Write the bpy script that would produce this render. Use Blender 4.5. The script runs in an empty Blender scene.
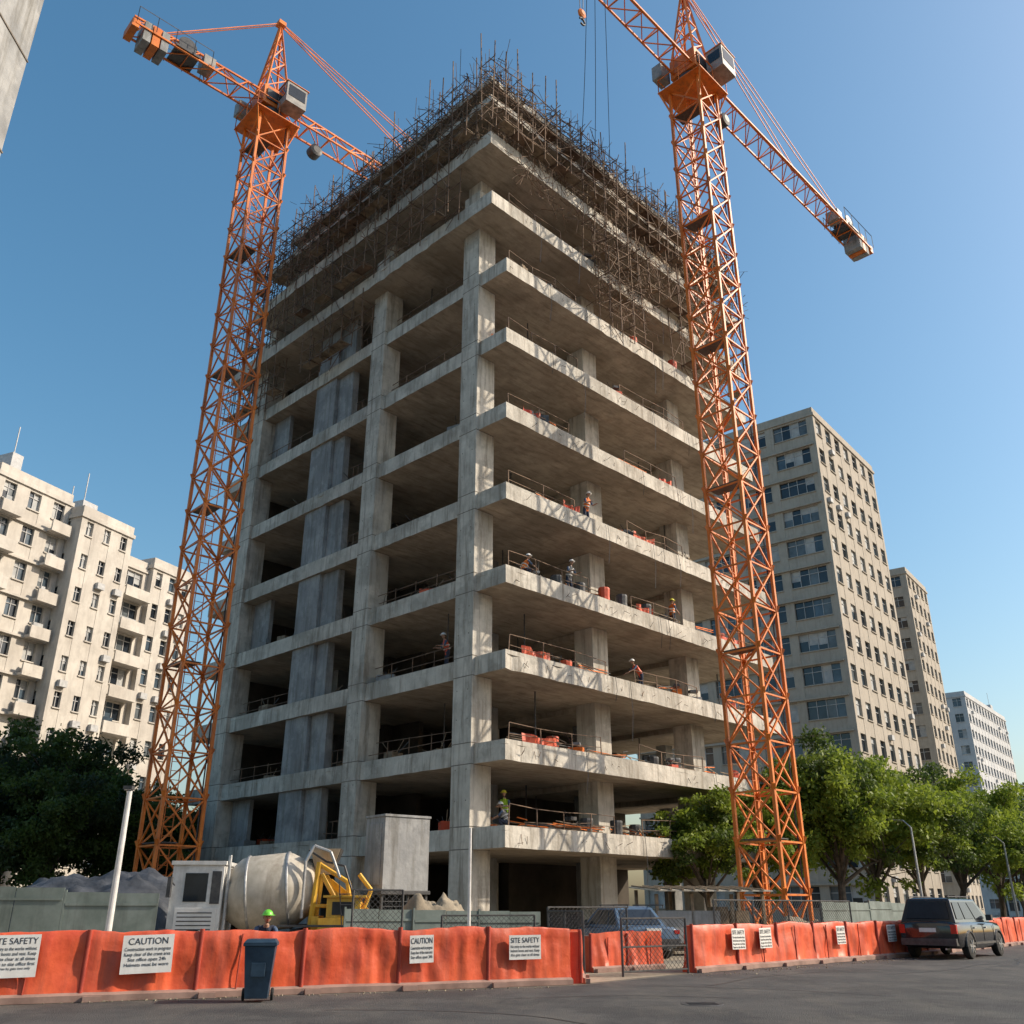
import bpy, math, random
import numpy as np
from mathutils import Vector, Matrix, noise
random.seed(7); rng=np.random.default_rng(7)
sc=bpy.context.scene
R=math.radians
# ---------------------------------------------------------------- helpers
class MB:
    def __init__(s): s.v=[];s.f=[];s.m=[]
    def add(s,vs,fs,m=0):
        o=len(s.v); s.v.extend([tuple(v) for v in vs])
        for f in fs: s.f.append([i+o for i in f]); s.m.append(m)
    def box(s,x0,x1,y0,y1,z0,z1,m=0,M=None):
        vs=[(x0,y0,z0),(x1,y0,z0),(x1,y1,z0),(x0,y1,z0),(x0,y0,z1),(x1,y0,z1),(x1,y1,z1),(x0,y1,z1)]
        if M is not None: vs=[M@Vector(v) for v in vs]
        s.add(vs,[(0,3,2,1),(4,5,6,7),(0,1,5,4),(1,2,6,5),(2,3,7,6),(3,0,4,7)],m)
    def tube(s,p,q,r,n=4,m=0,r2=None,cap=True):
        p=Vector(p);q=Vector(q);d=q-p
        if d.length<1e-6:return
        d.normalize()
        if abs(d.z)<.99:
            a=d.cross(Vector((0,0,1))).normalized()
        else: a=Vector((1,0,0))
        b=d.cross(a); r2=r if r2 is None else r2
        vs=[];off=math.pi/n
        for c,rr in((p,r),(q,r2)):
            for i in range(n):
                t=2*math.pi*i/n+off; vs.append(c+a*math.cos(t)*rr+b*math.sin(t)*rr)
        fs=[(i,(i+1)%n,n+(i+1)%n,n+i) for i in range(n)]
        if cap: fs+= [tuple(range(n))[::-1],tuple(range(n,2*n))]
        s.add(vs,fs,m)
    def poly(s,pts,r,n=4,m=0):
        for a,b in zip(pts[:-1],pts[1:]): s.tube(a,b,r,n,m)
    def lathe(s,p,q,prof,n=24,m=0):
        p=Vector(p);q=Vector(q);d=(q-p);L=d.length;d.normalize();a=d.orthogonal().normalized();b=d.cross(a)
        vs=[]
        for t,r in prof:
            c=p+d*L*t
            for i in range(n):
                w=2*math.pi*i/n; vs.append(c+a*math.cos(w)*r+b*math.sin(w)*r)
        fs=[]
        for k in range(len(prof)-1):
            for i in range(n):
                fs.append((k*n+i,k*n+(i+1)%n,(k+1)*n+(i+1)%n,(k+1)*n+i))
        fs+=[tuple(range(n))[::-1],tuple(range((len(prof)-1)*n,len(prof)*n))]
        s.add(vs,fs,m)
    def obj(s,name,mats,parent=None,loc=(0,0,0),rz=0,bevel=0,smooth=False,seg=2):
        me=bpy.data.meshes.new(name); me.from_pydata(s.v,[],s.f)
        for m in mats: me.materials.append(m)
        me.polygons.foreach_set('material_index',s.m)
        if smooth: me.polygons.foreach_set('use_smooth',[True]*len(s.f))
        me.update(); ob=bpy.data.objects.new(name,me); sc.collection.objects.link(ob)
        ob.location=loc; ob.rotation_euler=(0,0,rz)
        if parent: ob.parent=parent
        if bevel:
            b=ob.modifiers.new('b','BEVEL'); b.width=bevel;b.segments=seg;b.limit_method='ANGLE';b.angle_limit=R(40)
        return ob
def empty(name,loc=(0,0,0),rz=0):
    e=bpy.data.objects.new(name,None); sc.collection.objects.link(e); e.location=loc; e.rotation_euler=(0,0,rz); return e
# ---------------------------------------------------------------- materials
def newmat(name):
    m=bpy.data.materials.new(name); m.use_nodes=True; nt=m.node_tree
    return m,nt,nt.nodes['Principled BSDF']
def noisy(name,c1,c2,scale=3,rough=.7,metal=0,bump=0.0,bscale=40,detail=6,sx=(1,1,1),streak=0,dark=(.05,.04,.03),lo=.35,hi=.65,patch=0,pscale=.25,sscale=(2.2,2.2,.22)):
    m,nt,b=newmat(name); L=nt.links
    tc=nt.nodes.new('ShaderNodeTexCoord'); mp=nt.nodes.new('ShaderNodeMapping'); mp.inputs['Scale'].default_value=sx
    L.new(tc.outputs['Object'],mp.inputs[0])
    n=nt.nodes.new('ShaderNodeTexNoise'); n.inputs['Scale'].default_value=scale; n.inputs['Detail'].default_value=detail; n.inputs['Roughness'].default_value=.65
    L.new(mp.outputs[0],n.inputs['Vector'])
    r=nt.nodes.new('ShaderNodeValToRGB'); r.color_ramp.elements[0].position=lo; r.color_ramp.elements[1].position=hi
    r.color_ramp.elements[0].color=(*c1,1); r.color_ramp.elements[1].color=(*c2,1)
    L.new(n.outputs[0],r.inputs[0]); col=r.outputs[0]
    def over(col,scl,ns,a,c,dk,s):
        mp2=nt.nodes.new('ShaderNodeMapping'); mp2.inputs['Scale'].default_value=scl
        L.new(tc.outputs['Object'],mp2.inputs[0])
        n2=nt.nodes.new('ShaderNodeTexNoise'); n2.inputs['Scale'].default_value=ns; n2.inputs['Detail'].default_value=8; n2.inputs['Roughness'].default_value=.7
        L.new(mp2.outputs[0],n2.inputs['Vector'])
        r2=nt.nodes.new('ShaderNodeValToRGB'); r2.color_ramp.elements[0].position=a; r2.color_ramp.elements[1].position=c
        r2.color_ramp.elements[0].color=(0,0,0,1); r2.color_ramp.elements[1].color=(s,)*3+(1,)
        L.new(n2.outputs[0],r2.inputs[0])
        mx=nt.nodes.new('ShaderNodeMix'); mx.data_type='RGBA'
        L.new(r2.outputs[0],mx.inputs[0]); L.new(col,mx.inputs[6]); mx.inputs[7].default_value=(*dk,1); return mx.outputs[2]
    if patch: col=over(col,(1,1,1),pscale,.5,.56,tuple(x*.72 for x in c1),patch)
    if streak: col=over(col,sscale,1.5,.48,.72,dark,streak)
    L.new(col,b.inputs['Base Color'])
    b.inputs['Roughness'].default_value=rough; b.inputs['Metallic'].default_value=metal
    if bump:
        n3=nt.nodes.new('ShaderNodeTexNoise'); n3.inputs['Scale'].default_value=bscale; n3.inputs['Detail'].default_value=5
        L.new(tc.outputs['Object'],n3.inputs['Vector'])
        bp=nt.nodes.new('ShaderNodeBump'); bp.inputs['Strength'].default_value=bump; bp.inputs['Distance'].default_value=.05
        L.new(n3.outputs[0],bp.inputs['Height']); L.new(bp.outputs[0],b.inputs['Normal'])
    return m
conc=noisy('concrete_light',(.44,.405,.35),(.65,.605,.53),scale=.8,rough=.9,bump=.5,bscale=6,detail=10,streak=.95,dark=(.17,.14,.105),patch=.6)
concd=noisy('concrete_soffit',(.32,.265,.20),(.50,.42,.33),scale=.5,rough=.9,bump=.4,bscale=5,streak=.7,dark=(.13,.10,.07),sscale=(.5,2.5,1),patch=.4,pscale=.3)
concg=noisy('concrete_grey',(.24,.245,.25),(.38,.38,.375),scale=.9,rough=.9,bump=.3,bscale=6,streak=.8,dark=(.12,.11,.09),patch=.5,pscale=.5)
concdark=noisy('concrete_core_shaded',(.045,.038,.03),(.09,.075,.06),scale=.7,rough=.95)  # near-black tone paints in the shade deep inside the floors
joint=noisy('pour_joint',(.13,.11,.09),(.24,.21,.18),scale=3,rough=.95)
orange=noisy('crane_orange_paint',(.58,.13,.012),(.82,.225,.022),scale=.8,rough=.5,streak=.6,dark=(.15,.05,.02))
rust=noisy('rusty_scaffold',(.065,.04,.028),(.24,.155,.10),scale=1.5,rough=.85)
plank=noisy('weathered_timber',(.14,.10,.065),(.34,.26,.18),scale=3,rough=.9)
steel=noisy('galvanised_steel',(.32,.33,.34),(.5,.5,.5),scale=6,rough=.45,metal=.6)
steeld=noisy('dark_steel',(.03,.03,.035),(.08,.08,.08),scale=6,rough=.5)
white=noisy('white_paint',(.55,.54,.52),(.78,.77,.74),scale=3,rough=.5,streak=.5,dark=(.3,.27,.22))
cabg=noisy('cab_grey_paint',(.20,.19,.18),(.36,.34,.31),scale=3,rough=.5,streak=.5,dark=(.12,.09,.07))
yellow=noisy('yellow_paint',(.62,.33,.03),(.82,.48,.05),scale=3,rough=.5,streak=.5,dark=(.2,.12,.05))
beige=noisy('drum_beige',(.40,.36,.29),(.56,.51,.43),scale=2,rough=.55,streak=.6,dark=(.22,.17,.12))
barro=noisy('orange_barrier_plastic',(.56,.060,.022),(.76,.125,.042),scale=1.2,rough=.5,bump=.5,bscale=3,streak=.7,dark=(.30,.07,.045))
barrw=noisy('barrier_base_grey',(.18,.11,.09),(.34,.22,.18),scale=2,rough=.8)
barrd=noisy('barrier_strap',(.30,.035,.02),(.42,.06,.03),scale=3,rough=.6)
hoard=noisy('hoarding_green_grey',(.13,.165,.15),(.21,.25,.235),scale=1.5,rough=.7,streak=.6,dark=(.07,.08,.07))
tarp=noisy('dark_tarp',(.03,.035,.045),(.08,.09,.11),scale=1.2,rough=.65,bump=.8,bscale=3)
binm=noisy('bin_blue_plastic',(.012,.03,.055),(.03,.06,.095),scale=4,rough=.45)
rubber=noisy('rubber',(.012,.012,.012),(.03,.03,.03),scale=8,rough=.85)
carblk=noisy('car_paint_black',(.008,.009,.012),(.014,.015,.02),scale=3,rough=.18); carblk.node_tree.nodes['Principled BSDF'].inputs['Coat Weight'].default_value=.6
carblu=noisy('car_paint_blue',(.06,.10,.17),(.09,.15,.23),scale=3,rough=.25)
redl=noisy('tail_light_red',(.4,.01,.01),(.5,.02,.015),scale=9,rough=.2)
paper=noisy('sign_white',(.66,.65,.62),(.78,.77,.75),scale=2,rough=.6,streak=.3,dark=(.45,.4,.35))
ink=noisy('sign_ink',(.02,.02,.03),(.04,.04,.05),scale=9,rough=.7)
whitew=noisy('apartment_render',(.47,.43,.38),(.61,.57,.51),scale=.35,rough=.9,streak=.45,dark=(.28,.25,.22),patch=.25,pscale=.4,sscale=(1.2,1.2,.3))
tanw=noisy('tower_panel',(.36,.315,.26),(.46,.41,.345),scale=.3,rough=.9,streak=.5,dark=(.2,.17,.14),patch=.4,pscale=.3)
palew=noisy('pale_block_wall',(.42,.43,.44),(.54,.54,.54),scale=.3,rough=.9,streak=.3,dark=(.25,.24,.24))
framem=noisy('window_frame',(.35,.35,.35),(.5,.5,.5),scale=3,rough=.6)
curtain=noisy('curtain',(.30,.31,.32),(.5,.5,.48),scale=.9,rough=.8)
def glassm(name,c,rough=.08): return noisy(name,tuple(x*.6 for x in c),tuple(x*1.4 for x in c),scale=.6,rough=rough)
gl1=glassm('glass_dark',(.02,.026,.035)); gl2=glassm('glass_blue',(.06,.085,.11),.12); gl3=glassm('glass_grey',(.10,.115,.125),.2)
hiv=noisy('hi_vis_vest',(.40,.62,.03),(.5,.75,.05),scale=9,rough=.7)
hivo=noisy('hi_vis_orange',(.7,.15,.02),(.85,.22,.03),scale=9,rough=.7)
navy=noisy('work_trousers',(.02,.025,.05),(.04,.05,.08),scale=9,rough=.9)
skin=noisy('skin',(.32,.18,.12),(.42,.25,.17),scale=9,rough=.6)
shirt=noisy('shirt_blue',(.05,.08,.14),(.08,.12,.2),scale=9,rough=.9)
helmy=noisy('helmet_yellow',(.6,.55,.03),(.75,.68,.05),scale=9,rough=.35)
helmg=noisy('helmet_green',(.12,.5,.04),(.2,.65,.06),scale=9,rough=.35)
helmw=noisy('helmet_white',(.7,.7,.68),(.78,.78,.76),scale=9,rough=.35)
boot=noisy('boot_leather',(.05,.03,.02),(.09,.06,.04),scale=9,rough=.8)
hair=noisy('hair_dark',(.01,.008,.006),(.03,.02,.015),scale=30,rough=.8)
bark=noisy('bark',(.05,.04,.03),(.13,.10,.075),scale=4,rough=.95,bump=.5,bscale=15)
def leafm(name,c1,c2):
    m=noisy(name,c1,c2,scale=.55,rough=.6,lo=.4,hi=.62); nt=m.node_tree;L=nt.links
    b=nt.nodes['Principled BSDF']; out=nt.nodes['Material Output']
    tr=nt.nodes.new('ShaderNodeBsdfTranslucent'); mx=nt.nodes.new('ShaderNodeMixShader'); mx.inputs[0].default_value=.45
    L.new(b.inputs['Base Color'].links[0].from_socket,tr.inputs[0]); L.new(b.outputs[0],mx.inputs[1]); L.new(tr.outputs[0],mx.inputs[2]); L.new(mx.outputs[0],out.inputs[0]); return m
leaf1=leafm('leaves_light',(.13,.19,.02),(.29,.36,.045)); leaf2=leafm('leaves_dark',(.05,.085,.015),(.11,.16,.028))
leaf3=leafm('leaves_shaded',(.022,.04,.012),(.055,.085,.02))  # shade over the left-hand trees is put into this leaf colour
# ---------------------------------------------------------------- ground
def sheet(name,pts,z,mat):
    me=bpy.data.meshes.new(name); me.from_pydata([(x,y,z) for x,y in pts],[],[tuple(range(len(pts)))]); me.materials.append(mat)
    ob=bpy.data.objects.new(name,me); sc.collection.objects.link(ob); return ob
asph=noisy('asphalt',(.048,.048,.050),(.095,.091,.087),scale=.5,rough=.8,bump=.8,bscale=45,detail=14,patch=.6,pscale=.35,streak=.6,dark=(.14,.127,.108),sscale=(.7,.25,1))
dirt=noisy('site_dirt',(.20,.165,.12),(.34,.29,.22),scale=.5,rough=.95,bump=.8,bscale=4)
grd=noisy('ground_far',(.13,.12,.10),(.22,.2,.17),scale=.1,rough=.95)
sheet('ground',[(-3000,-3000),(3000,-3000),(3000,3000),(-3000,3000)],0,grd)
sheet('road',[(-120,-60),(120,-60),(220,230),(190,240),(24.3,46.9),(13.6,34.2),(4.4,25.4),(1.3,21.6),(-8.8,17.2),(-120,-32)],.004,asph)
sheet('construction_yard',[(-70,12),(-8.8,17.4),(1.3,21.8),(4.4,25.6),(13.6,34.4),(24,47),(30,100),(-70,100)],.008,dirt)
mh=MB(); mh.lathe((3.2,17.6,.005),(3.2,17.6,.012),[(0,.36),(1,.35)],28,0)
for k in range(5): mh.box(2.95,3.45,17.42+.08*k,17.45+.08*k,.0125,.018,0)
mh.obj('manhole_cover',[steeld])
# repaired cracks (bitumen lines) on the road
tar=noisy('bitumen',(.018,.018,.019),(.03,.03,.03),scale=5,rough=.5)
ck=MB()
for (x,y,a,n) in ((-3,16.6,.15,16),(4,21.5,.75,22),(9,25,.7,22),(7,19,2.2,14),(0,18.6,.3,12),(13,28,.8,18)):
    for k in range(n):
        a+=random.uniform(-.35,.35)*.6; nx_=x+.35*math.cos(a); ny_=y+.35*math.sin(a); w=.018
        px,py=-math.sin(a)*w,math.cos(a)*w
        ck.add([(x+px,y+py,.0085),(x-px,y-py,.0085),(nx_-px,ny_-py,.0085),(nx_+px,ny_+py,.0085)],[(0,1,2,3)],0); x,y=nx_,ny_
ck.obj('road_crack_sealing',[tar])
gm=MB()
for k in range(260):
    t=random.random(); side=random.random()
    if side<.4: x=-10+11.5*t; y=17.0+4.4*t*1.05-abs(random.gauss(0,.2))-.1
    else: x=4.3+10*t; y=25.2+9.6*t-abs(random.gauss(0,.5))-.3
    s=random.uniform(.006,.022); M=Matrix.Translation((x,y,.008+s*.3))@Matrix.Rotation(random.random()*6,4,'Z')@Matrix.Rotation(random.random()*3,4,'X'); gm.box(-s,s,-s*.7,s*.7,-s*.5,s*.5,0,M)
gm.obj('gravel_debris',[dirt])
# ---------------------------------------------------------------- main building
ang=45.6
B=empty('building_under_construction',(-1.66,38,0),R(ang))
ru=Vector((math.cos(R(ang)),math.sin(R(ang)),0)); lv=Vector((-ru.y,ru.x,0)); C0=Vector((-1.66,38,0))
def W(u,v,z): return C0+ru*u+lv*v+Vector((0,0,z))
Z=[4.37,7.59,11.18,14.84,18.69,22.7,26.74,30.8,34.3,37.85]
CU=[0,7.93,15.83]; CV=[0,7.5,19.8]; cw=1.15
UM,VM=22.0,24.0
TH=.62
def prism(mb,u0,u1,v0,v1,z0,z1,jit,m=0,step=.45):
    pts=[]
    def run(a,b):
        a=Vector(a);b=Vector(b);n=max(2,int((b-a).length/step)); d=(b-a).normalized(); nn=Vector((d.y,-d.x))
        for k in range(n):
            j=0 if k==0 else random.gauss(0,jit)
            if k and random.random()<.06: j-=random.uniform(.02,.07)
            pts.append((a+(b-a)*k/n+nn*j,random.gauss(0,jit*.8),random.gauss(0,jit*.6)))
    run((u0,v0),(u1,v0)); run((u1,v0),(u1,v1)); run((u1,v1),(u0,v1)); run((u0,v1),(u0,v0))
    n=len(pts)
    vs=[(p.x,p.y,z0+b) for p,a,b in pts]+[(p.x,p.y,z1+a) for p,a,b in pts]
    fs=[(i,(i+1)%n,n+(i+1)%n,n+i) for i in range(n)]
    o=len(mb.v); mb.v.extend(vs); 
    for f in fs: mb.f.append([i+o for i in f]); mb.m.append(m)
    c0=len(mb.v); mb.v.append(((u0+u1)/2,(v0+v1)/2,z0)); mb.v.append(((u0+u1)/2,(v0+v1)/2,z1))
    for i in range(n):
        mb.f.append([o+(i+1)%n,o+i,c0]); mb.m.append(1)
        mb.f.append([o+n+i,o+n+(i+1)%n,c0+1]); mb.m.append(m)
slabs=MB()
def slab(mb,u0,u1,v0,v1,z,th=TH,lip=.18,lw=.22):
    zt=z-lip
    prism(mb,u0,u1,v0,v1,zt-th,zt,.010)
    mb.box(u0+.01,u1,v0+.015,v0+lw,zt+.0,z,0); mb.box(u0+.015,u0+lw,v0+lw+.002,v1,zt+.0,z,0)
    mb.box(u0+lw+.002,u1,v1-lw,v1-.01,zt+.0,z,0)
for i,z in enumerate(Z):
    if i<8: slab(slabs,.16,UM,-1.8,VM-.4*(i%2),z)
    elif i==8: slab(slabs,-.9,UM,-1.8,VM-1,z)
    else: slab(slabs,-1.2,UM,-2.0,VM-3.5,z,th=.62)
for k,(a,b) in enumerate([(40.25,.42),(42.0,.35)]): prism(slabs,-1.25+k*.3,UM-.6,-2.05+k*.3,VM-5-2*k,a-b,a,.02)
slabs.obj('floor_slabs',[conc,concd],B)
cols=MB()
for cu in CU:
    for cv in CV:
        if cu==0:
            cols.box(cu,cu+cw,cv+.001,cv+cw,0,36.0,0)
            for i,z in enumerate(Z[:8]):
                for dz in (-.82,.02): cols.box(cu-.006,cu+cw*.999,cv-.005,cv+cw+.006,z+dz,z+dz+.045,1)
                for q in (.25,.9):
                    for dz in (1.0,2.2): cols.box(cu-.004,cu+.02,cv+q-.03,cv+q+.03,z+dz,z+dz+.06,1)
        else: cols.box(cu,cu+cw,cv+.001,cv+cw,0,39.0,0)
cols.box(.35,1.3,.3,1.25,36.0,39.8,0)
for cv in CV[1:]: cols.box(.35,1.3,cv+.1,cv+1.0,36.0,39.8,0)
for cu in (7.93,15.83,21): cols.box(cu,cu+.8,13.2,14.0,0,39.6,0)
cols.obj('columns',[conc,joint],B,bevel=.02)
pan=MB()
pan.box(.30,.75,12.3,14.3,0,33.4,0)
for i in range(9):
    z0=0 if i==0 else Z[i-1]-.17; z1=Z[i]-.81
    if i in (2,3,5,6): pan.box(.9,1.15,8.7,9.9,z0,z1,0)
    pan.box(.5,.9,10.9 if i%3 else 11.3,12.28,z0,z1,0)
    if i in (1,4,7): pan.box(.9,1.15,18.0,19.75,z0,z1,0)
    pan.box(.29,.76,12.29,14.31,Z[i]-.01,Z[i]+.02,1)
pan.obj('shear_wall',[concg,joint],B,bevel=.015)
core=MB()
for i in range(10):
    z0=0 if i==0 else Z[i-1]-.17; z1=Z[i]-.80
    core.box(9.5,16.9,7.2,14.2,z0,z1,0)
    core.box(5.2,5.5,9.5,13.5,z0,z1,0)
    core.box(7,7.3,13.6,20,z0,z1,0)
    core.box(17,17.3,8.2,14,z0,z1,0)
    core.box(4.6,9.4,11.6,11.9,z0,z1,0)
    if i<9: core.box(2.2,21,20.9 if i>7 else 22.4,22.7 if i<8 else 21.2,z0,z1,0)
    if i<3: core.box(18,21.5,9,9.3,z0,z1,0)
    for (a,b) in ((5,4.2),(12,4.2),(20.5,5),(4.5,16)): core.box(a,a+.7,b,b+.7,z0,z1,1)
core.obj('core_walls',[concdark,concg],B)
bm=MB()
for i in range(1,10):
    z1=Z[i]-.79
    for cu in CU[1:]: bm.box(cu+.3,cu+.85,1.2,7.4,z1-.25,z1,0)
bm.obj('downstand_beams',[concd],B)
rl=MB(); cl=MB()
for i,z in enumerate(Z[:9]):
    zf=z-.18; v=-1.62
    for a,b in [(0.5,7.0),(9,15),(16.5,21.5)]:
        if random.random()<.15 and i>1: continue
        if i>0: b=a+(b-a)*random.uniform(.5,1)
        n=max(2,int((b-a)/1.6)); pr=None
        for k in range(n+1):
            u=a+(b-a)*k/n; h=random.uniform(.8,1.0)
            p=(u,v,zf); q=(u+random.uniform(-.07,.07),v+random.uniform(-.06,.06),zf+h); rl.tube(p,q,.025,4,0)
            if pr:
                rl.tube(pr,q,.02,4,0)
                if random.random()<.7: rl.tube((pr[0],pr[1],pr[2]-.45),(q[0],q[1],q[2]-.45+random.uniform(-.1,.1)),.018,4,0)
            pr=q
    for a,b in ((1.4,7.4),(8.8,10.6),(14.5,19.7)):
        if random.random()<.25: continue
        for h in (.5,.95): rl.tube((.5,a,zf+h+random.uniform(-.1,.1)),(.5,b-random.uniform(0,.6),zf+h+random.uniform(-.1,.1)),.02,4,0)
        for k in range(4): rl.tube((.5,a+(b-a)*k/4+.1,zf),(.5,a+(b-a)*k/4+.1,zf+1),.02,4,0)
    for k in range(46):
        u=random.uniform(1.5,21); vv=random.uniform(-1.45,1.2)
        if any(cu-.5<u<cu+1.6 and vv>-.7 for cu in CU): continue
        t=random.random()
        if t<.5:
            a=random.uniform(0,3.14); l=random.uniform(.5,1.6)
            for q in range(6):
                o=random.uniform(-.25,.25); hh=.06+random.random()*.5
                cl.tube((u-math.cos(a)*l+o,max(-1.5,vv-math.sin(a)*l*.4),zf+hh),(u+math.cos(a)*l+o,max(-1.5,vv+math.sin(a)*l*.4),zf+hh+random.uniform(-.15,.3)),.025,4,random.choice([0,1,4,0]))
        elif t<.8:
            s=random.uniform(.15,.42); M=Matrix.Translation((u,vv,zf))@Matrix.Rotation(random.random()*3,4,'Z')
            cl.box(-s,s,-s*.6,s*.6,.0,s*random.uniform(.8,1.7),random.choice([0,0,3,4,2,1]),M)
            cl.box(-s*.6,s*.5,-s*.4,s*.4,s*1.75,s*2.1,random.choice([0,3,4]),M)
            for q in range(5): cl.tube((u+random.uniform(-s,s),vv,zf+s),(u+random.uniform(-.6,.6),vv+random.uniform(-.2,.2),zf+s+random.uniform(.1,.7)),.015,3,4)
        elif t<.92:
            cl.lathe((u,vv,zf),(u,vv,zf+.85),[(0,.27),(.1,.29),(.5,.27),(.9,.29),(1,.27)],10,random.choice([2,4,4]))
    # orange debris netting draped behind the rail on some bays
    if i in (1,2,3,4,5):
        for a0 in random.sample([1.5,4.2,9.6,12.2,17],2):
            L=random.uniform(1.0,2.2); n=10; o=len(cl.v)
            for q in range(n+1):
                u=a0+L*q/n; s=.12*math.sin(q*1.3+i); sag=.12*math.sin(math.pi*q/n)
                cl.v.append((u,-1.5+s*.3,zf+.02)); cl.v.append((u,-1.5+s,zf+.65-sag+random.uniform(-.03,.03)))
            for q in range(n): cl.f.append([o+2*q,o+2*q+2,o+2*q+3,o+2*q+1]); cl.m.append(2)
    for k in range(10):
        vv=random.uniform(1.5,19); u=random.uniform(.8,2.5)
        s=random.uniform(.2,.5); M=Matrix.Translation((u,vv,zf))@Matrix.Rotation(random.random()*3,4,'Z')
        cl.box(-s,s,-s*.6,s*.6,0,s*1.4,random.choice([0,0,3,2]),M)
        for q in range(4): cl.tube((u,vv,zf+.3),(u+random.uniform(-.5,.5),vv+random.uniform(-.8,.8),zf+random.uniform(.5,1.2)),.018,3,random.choice([0,4]))
    for k in range(14 if i>5 else 6):
        u=random.uniform(1.5,21); vv=random.uniform(.3,6)
        rl.tube((u,vv,zf),(u,vv,Z[i+1]-.79),.035,5,1)
    for k in range(22):
        u=random.uniform(.3,21.8); rl.tube((u,-1.79,zf-random.uniform(.1,.5)),(u+random.uniform(-.06,.06),-1.79-random.uniform(.05,.3),zf-random.uniform(.1,.5)),.012,3,0)
    for k in range(4):
        u=random.uniform(1.5,21); L=random.uniform(.8,2.6); rl.poly([(u,-1.86,zf+.2),(u+.05,-1.9,zf-L*.5),(u-.05,-1.87,zf-L)],.014,3,1)
rl.obj('guard_rails_and_props',[rust,steeld],B)
cl.obj('floor_materials',[plank,hivo,barro,concg,steeld],B)
# scaffold at the top
sca=MB()
def J(a): return random.uniform(-a,a)
def scaff(face,a0,a1,off,z0,z1,dz=.85,da=1.0,jit=.10,dens=.85):
    def P(a,o,z): return (a,-off-o,z) if face=='r' else (-off-o,a,z)
    n=int((a1-a0)/da); m=int((z1-z0)/dz)
    for o in (0,.75):
        for k in range(n+1):
            a=a0+da*k
            sca.tube(P(a+J(jit),o+J(.05),z0-random.random()*.8),P(a+J(jit*2),o+J(.1),z1+random.uniform(-.5,1.9)),.03,4,0)
        for j in range(m+1):
            z=z0+dz*j
            for k in range(n):
                if random.random()<dens: sca.tube(P(a0+da*k-.2,o+J(.05),z+J(.15)),P(a0+da*(k+1)+.2,o+J(.05),z+J(.15)),.024,4,0)
                if random.random()<.35: sca.tube(P(a0+da*k,o,z),P(a0+da*(k+1),o,z+dz*random.choice([-1,1,2])),.02,4,0)
    for j in range(0,m+1):
        for k in range(n):
            z=z0+dz*j
            if random.random()<.45: sca.tube(P(a0+da*k,-.1,z),P(a0+da*k+J(.1),1.0,z+J(.1)),.024,4,0)
            if j%2==0 and j<m-1 and random.random()<.4:
                q=P(a0+da*k,.08,z+.04); w=P(a0+da*(k+1.05),.68,z+.08)
                sca.box(min(q[0],w[0]),max(q[0],w[0]),min(q[1],w[1]),max(q[1],w[1]),q[2],w[2],random.choice([0,1,1]))
scaff('r',-2,21.5,2.1,38.1,42.0)
scaff('l',-1,20,1.3,38.1,41.8)
scaff('l',0.5,22,1.0,34.5,37.0,dens=.8)
scaff('r',6,21.5,1.9,34.6,37.0,dens=.6)
scaff('r',7.2,11.0,1.9,30.8,34.4,dens=.7)
scaff('r',14,21.0,1.9,31.2,34.4,dens=.5)
scaff('l',17.5,23.5,.1,31,34.0,dens=.7)
scaff('l',8.5,15,.15,31.2,33.5,dens=.7)
for k in range(3400):
    if random.random()<.55: u=random.uniform(-1.6,21.8); v=-1.95-abs(random.gauss(0,.5))+.3
    else: v=random.uniform(-1.6,20.5); u=-1.15-abs(random.gauss(0,.5))+.3
    z=random.choice([random.uniform(37.6,42.4),random.gauss(38.2,.3),random.gauss(40.6,.35),random.gauss(42.0,.3)])
    d=Vector((J(1),J(1),J(.9))).normalized()*random.uniform(.3,1.1)
    sca.tube((u,v,z),(u+d.x,v+d.y,z+d.z),random.choice([.012,.016,.024]),3,0,cap=False)
for k in range(900):
    u=random.uniform(6.5,11.5) if random.random()<.5 else random.uniform(0,21); z=random.uniform(31.5,37.5) if 6.4<u<11.6 else random.uniform(35.5,37.6)
    d=Vector((J(1),J(.5),J(1))).normalized()*random.uniform(.3,1.2); v=-2.0-abs(random.gauss(0,.3))
    sca.tube((u,v,z),(u+d.x,v+d.y,z+d.z),.016,3,0,cap=False)
for k in range(700):
    if random.random()<.6: u=random.uniform(-1.5,21.3); v=random.uniform(-2,1.0)
    else: v=random.uniform(-1.5,18); u=random.uniform(-1.2,1.2)
    h=random.uniform(.4,1.2) if random.random()<.8 else random.uniform(1.4,3.0)
    sca.tube((u,v,41.9),(u+J(.12),v+J(.12),42+h),.016,3,0)
for k in range(240):
    if random.random()<.6: u=random.uniform(-.8,21); v=random.uniform(-1.6,2)
    else: v=random.uniform(-1,18); u=random.uniform(-.8,2)
    sca.tube((u,v,37.7),(u+J(.3),v+J(.3),41.8),.045,4,random.choice([0,1]))
for k in range(30):
    if random.random()<.55: u=random.uniform(-1,20); sca.box(u,u+random.uniform(.8,2.2),-1.75,-1.68-.001*k,z:=random.choice([38.0,40.3]),z+random.uniform(.3,.7),1)
    else: v=random.uniform(-1.5,17); sca.box(-1.0-.001*k,-.93,v,v+random.uniform(.8,2.2),z:=random.choice([38.0,40.3]),z+random.uniform(.3,.7),1)
sca.obj('roof_scaffolding',[rust,plank],B)
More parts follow.
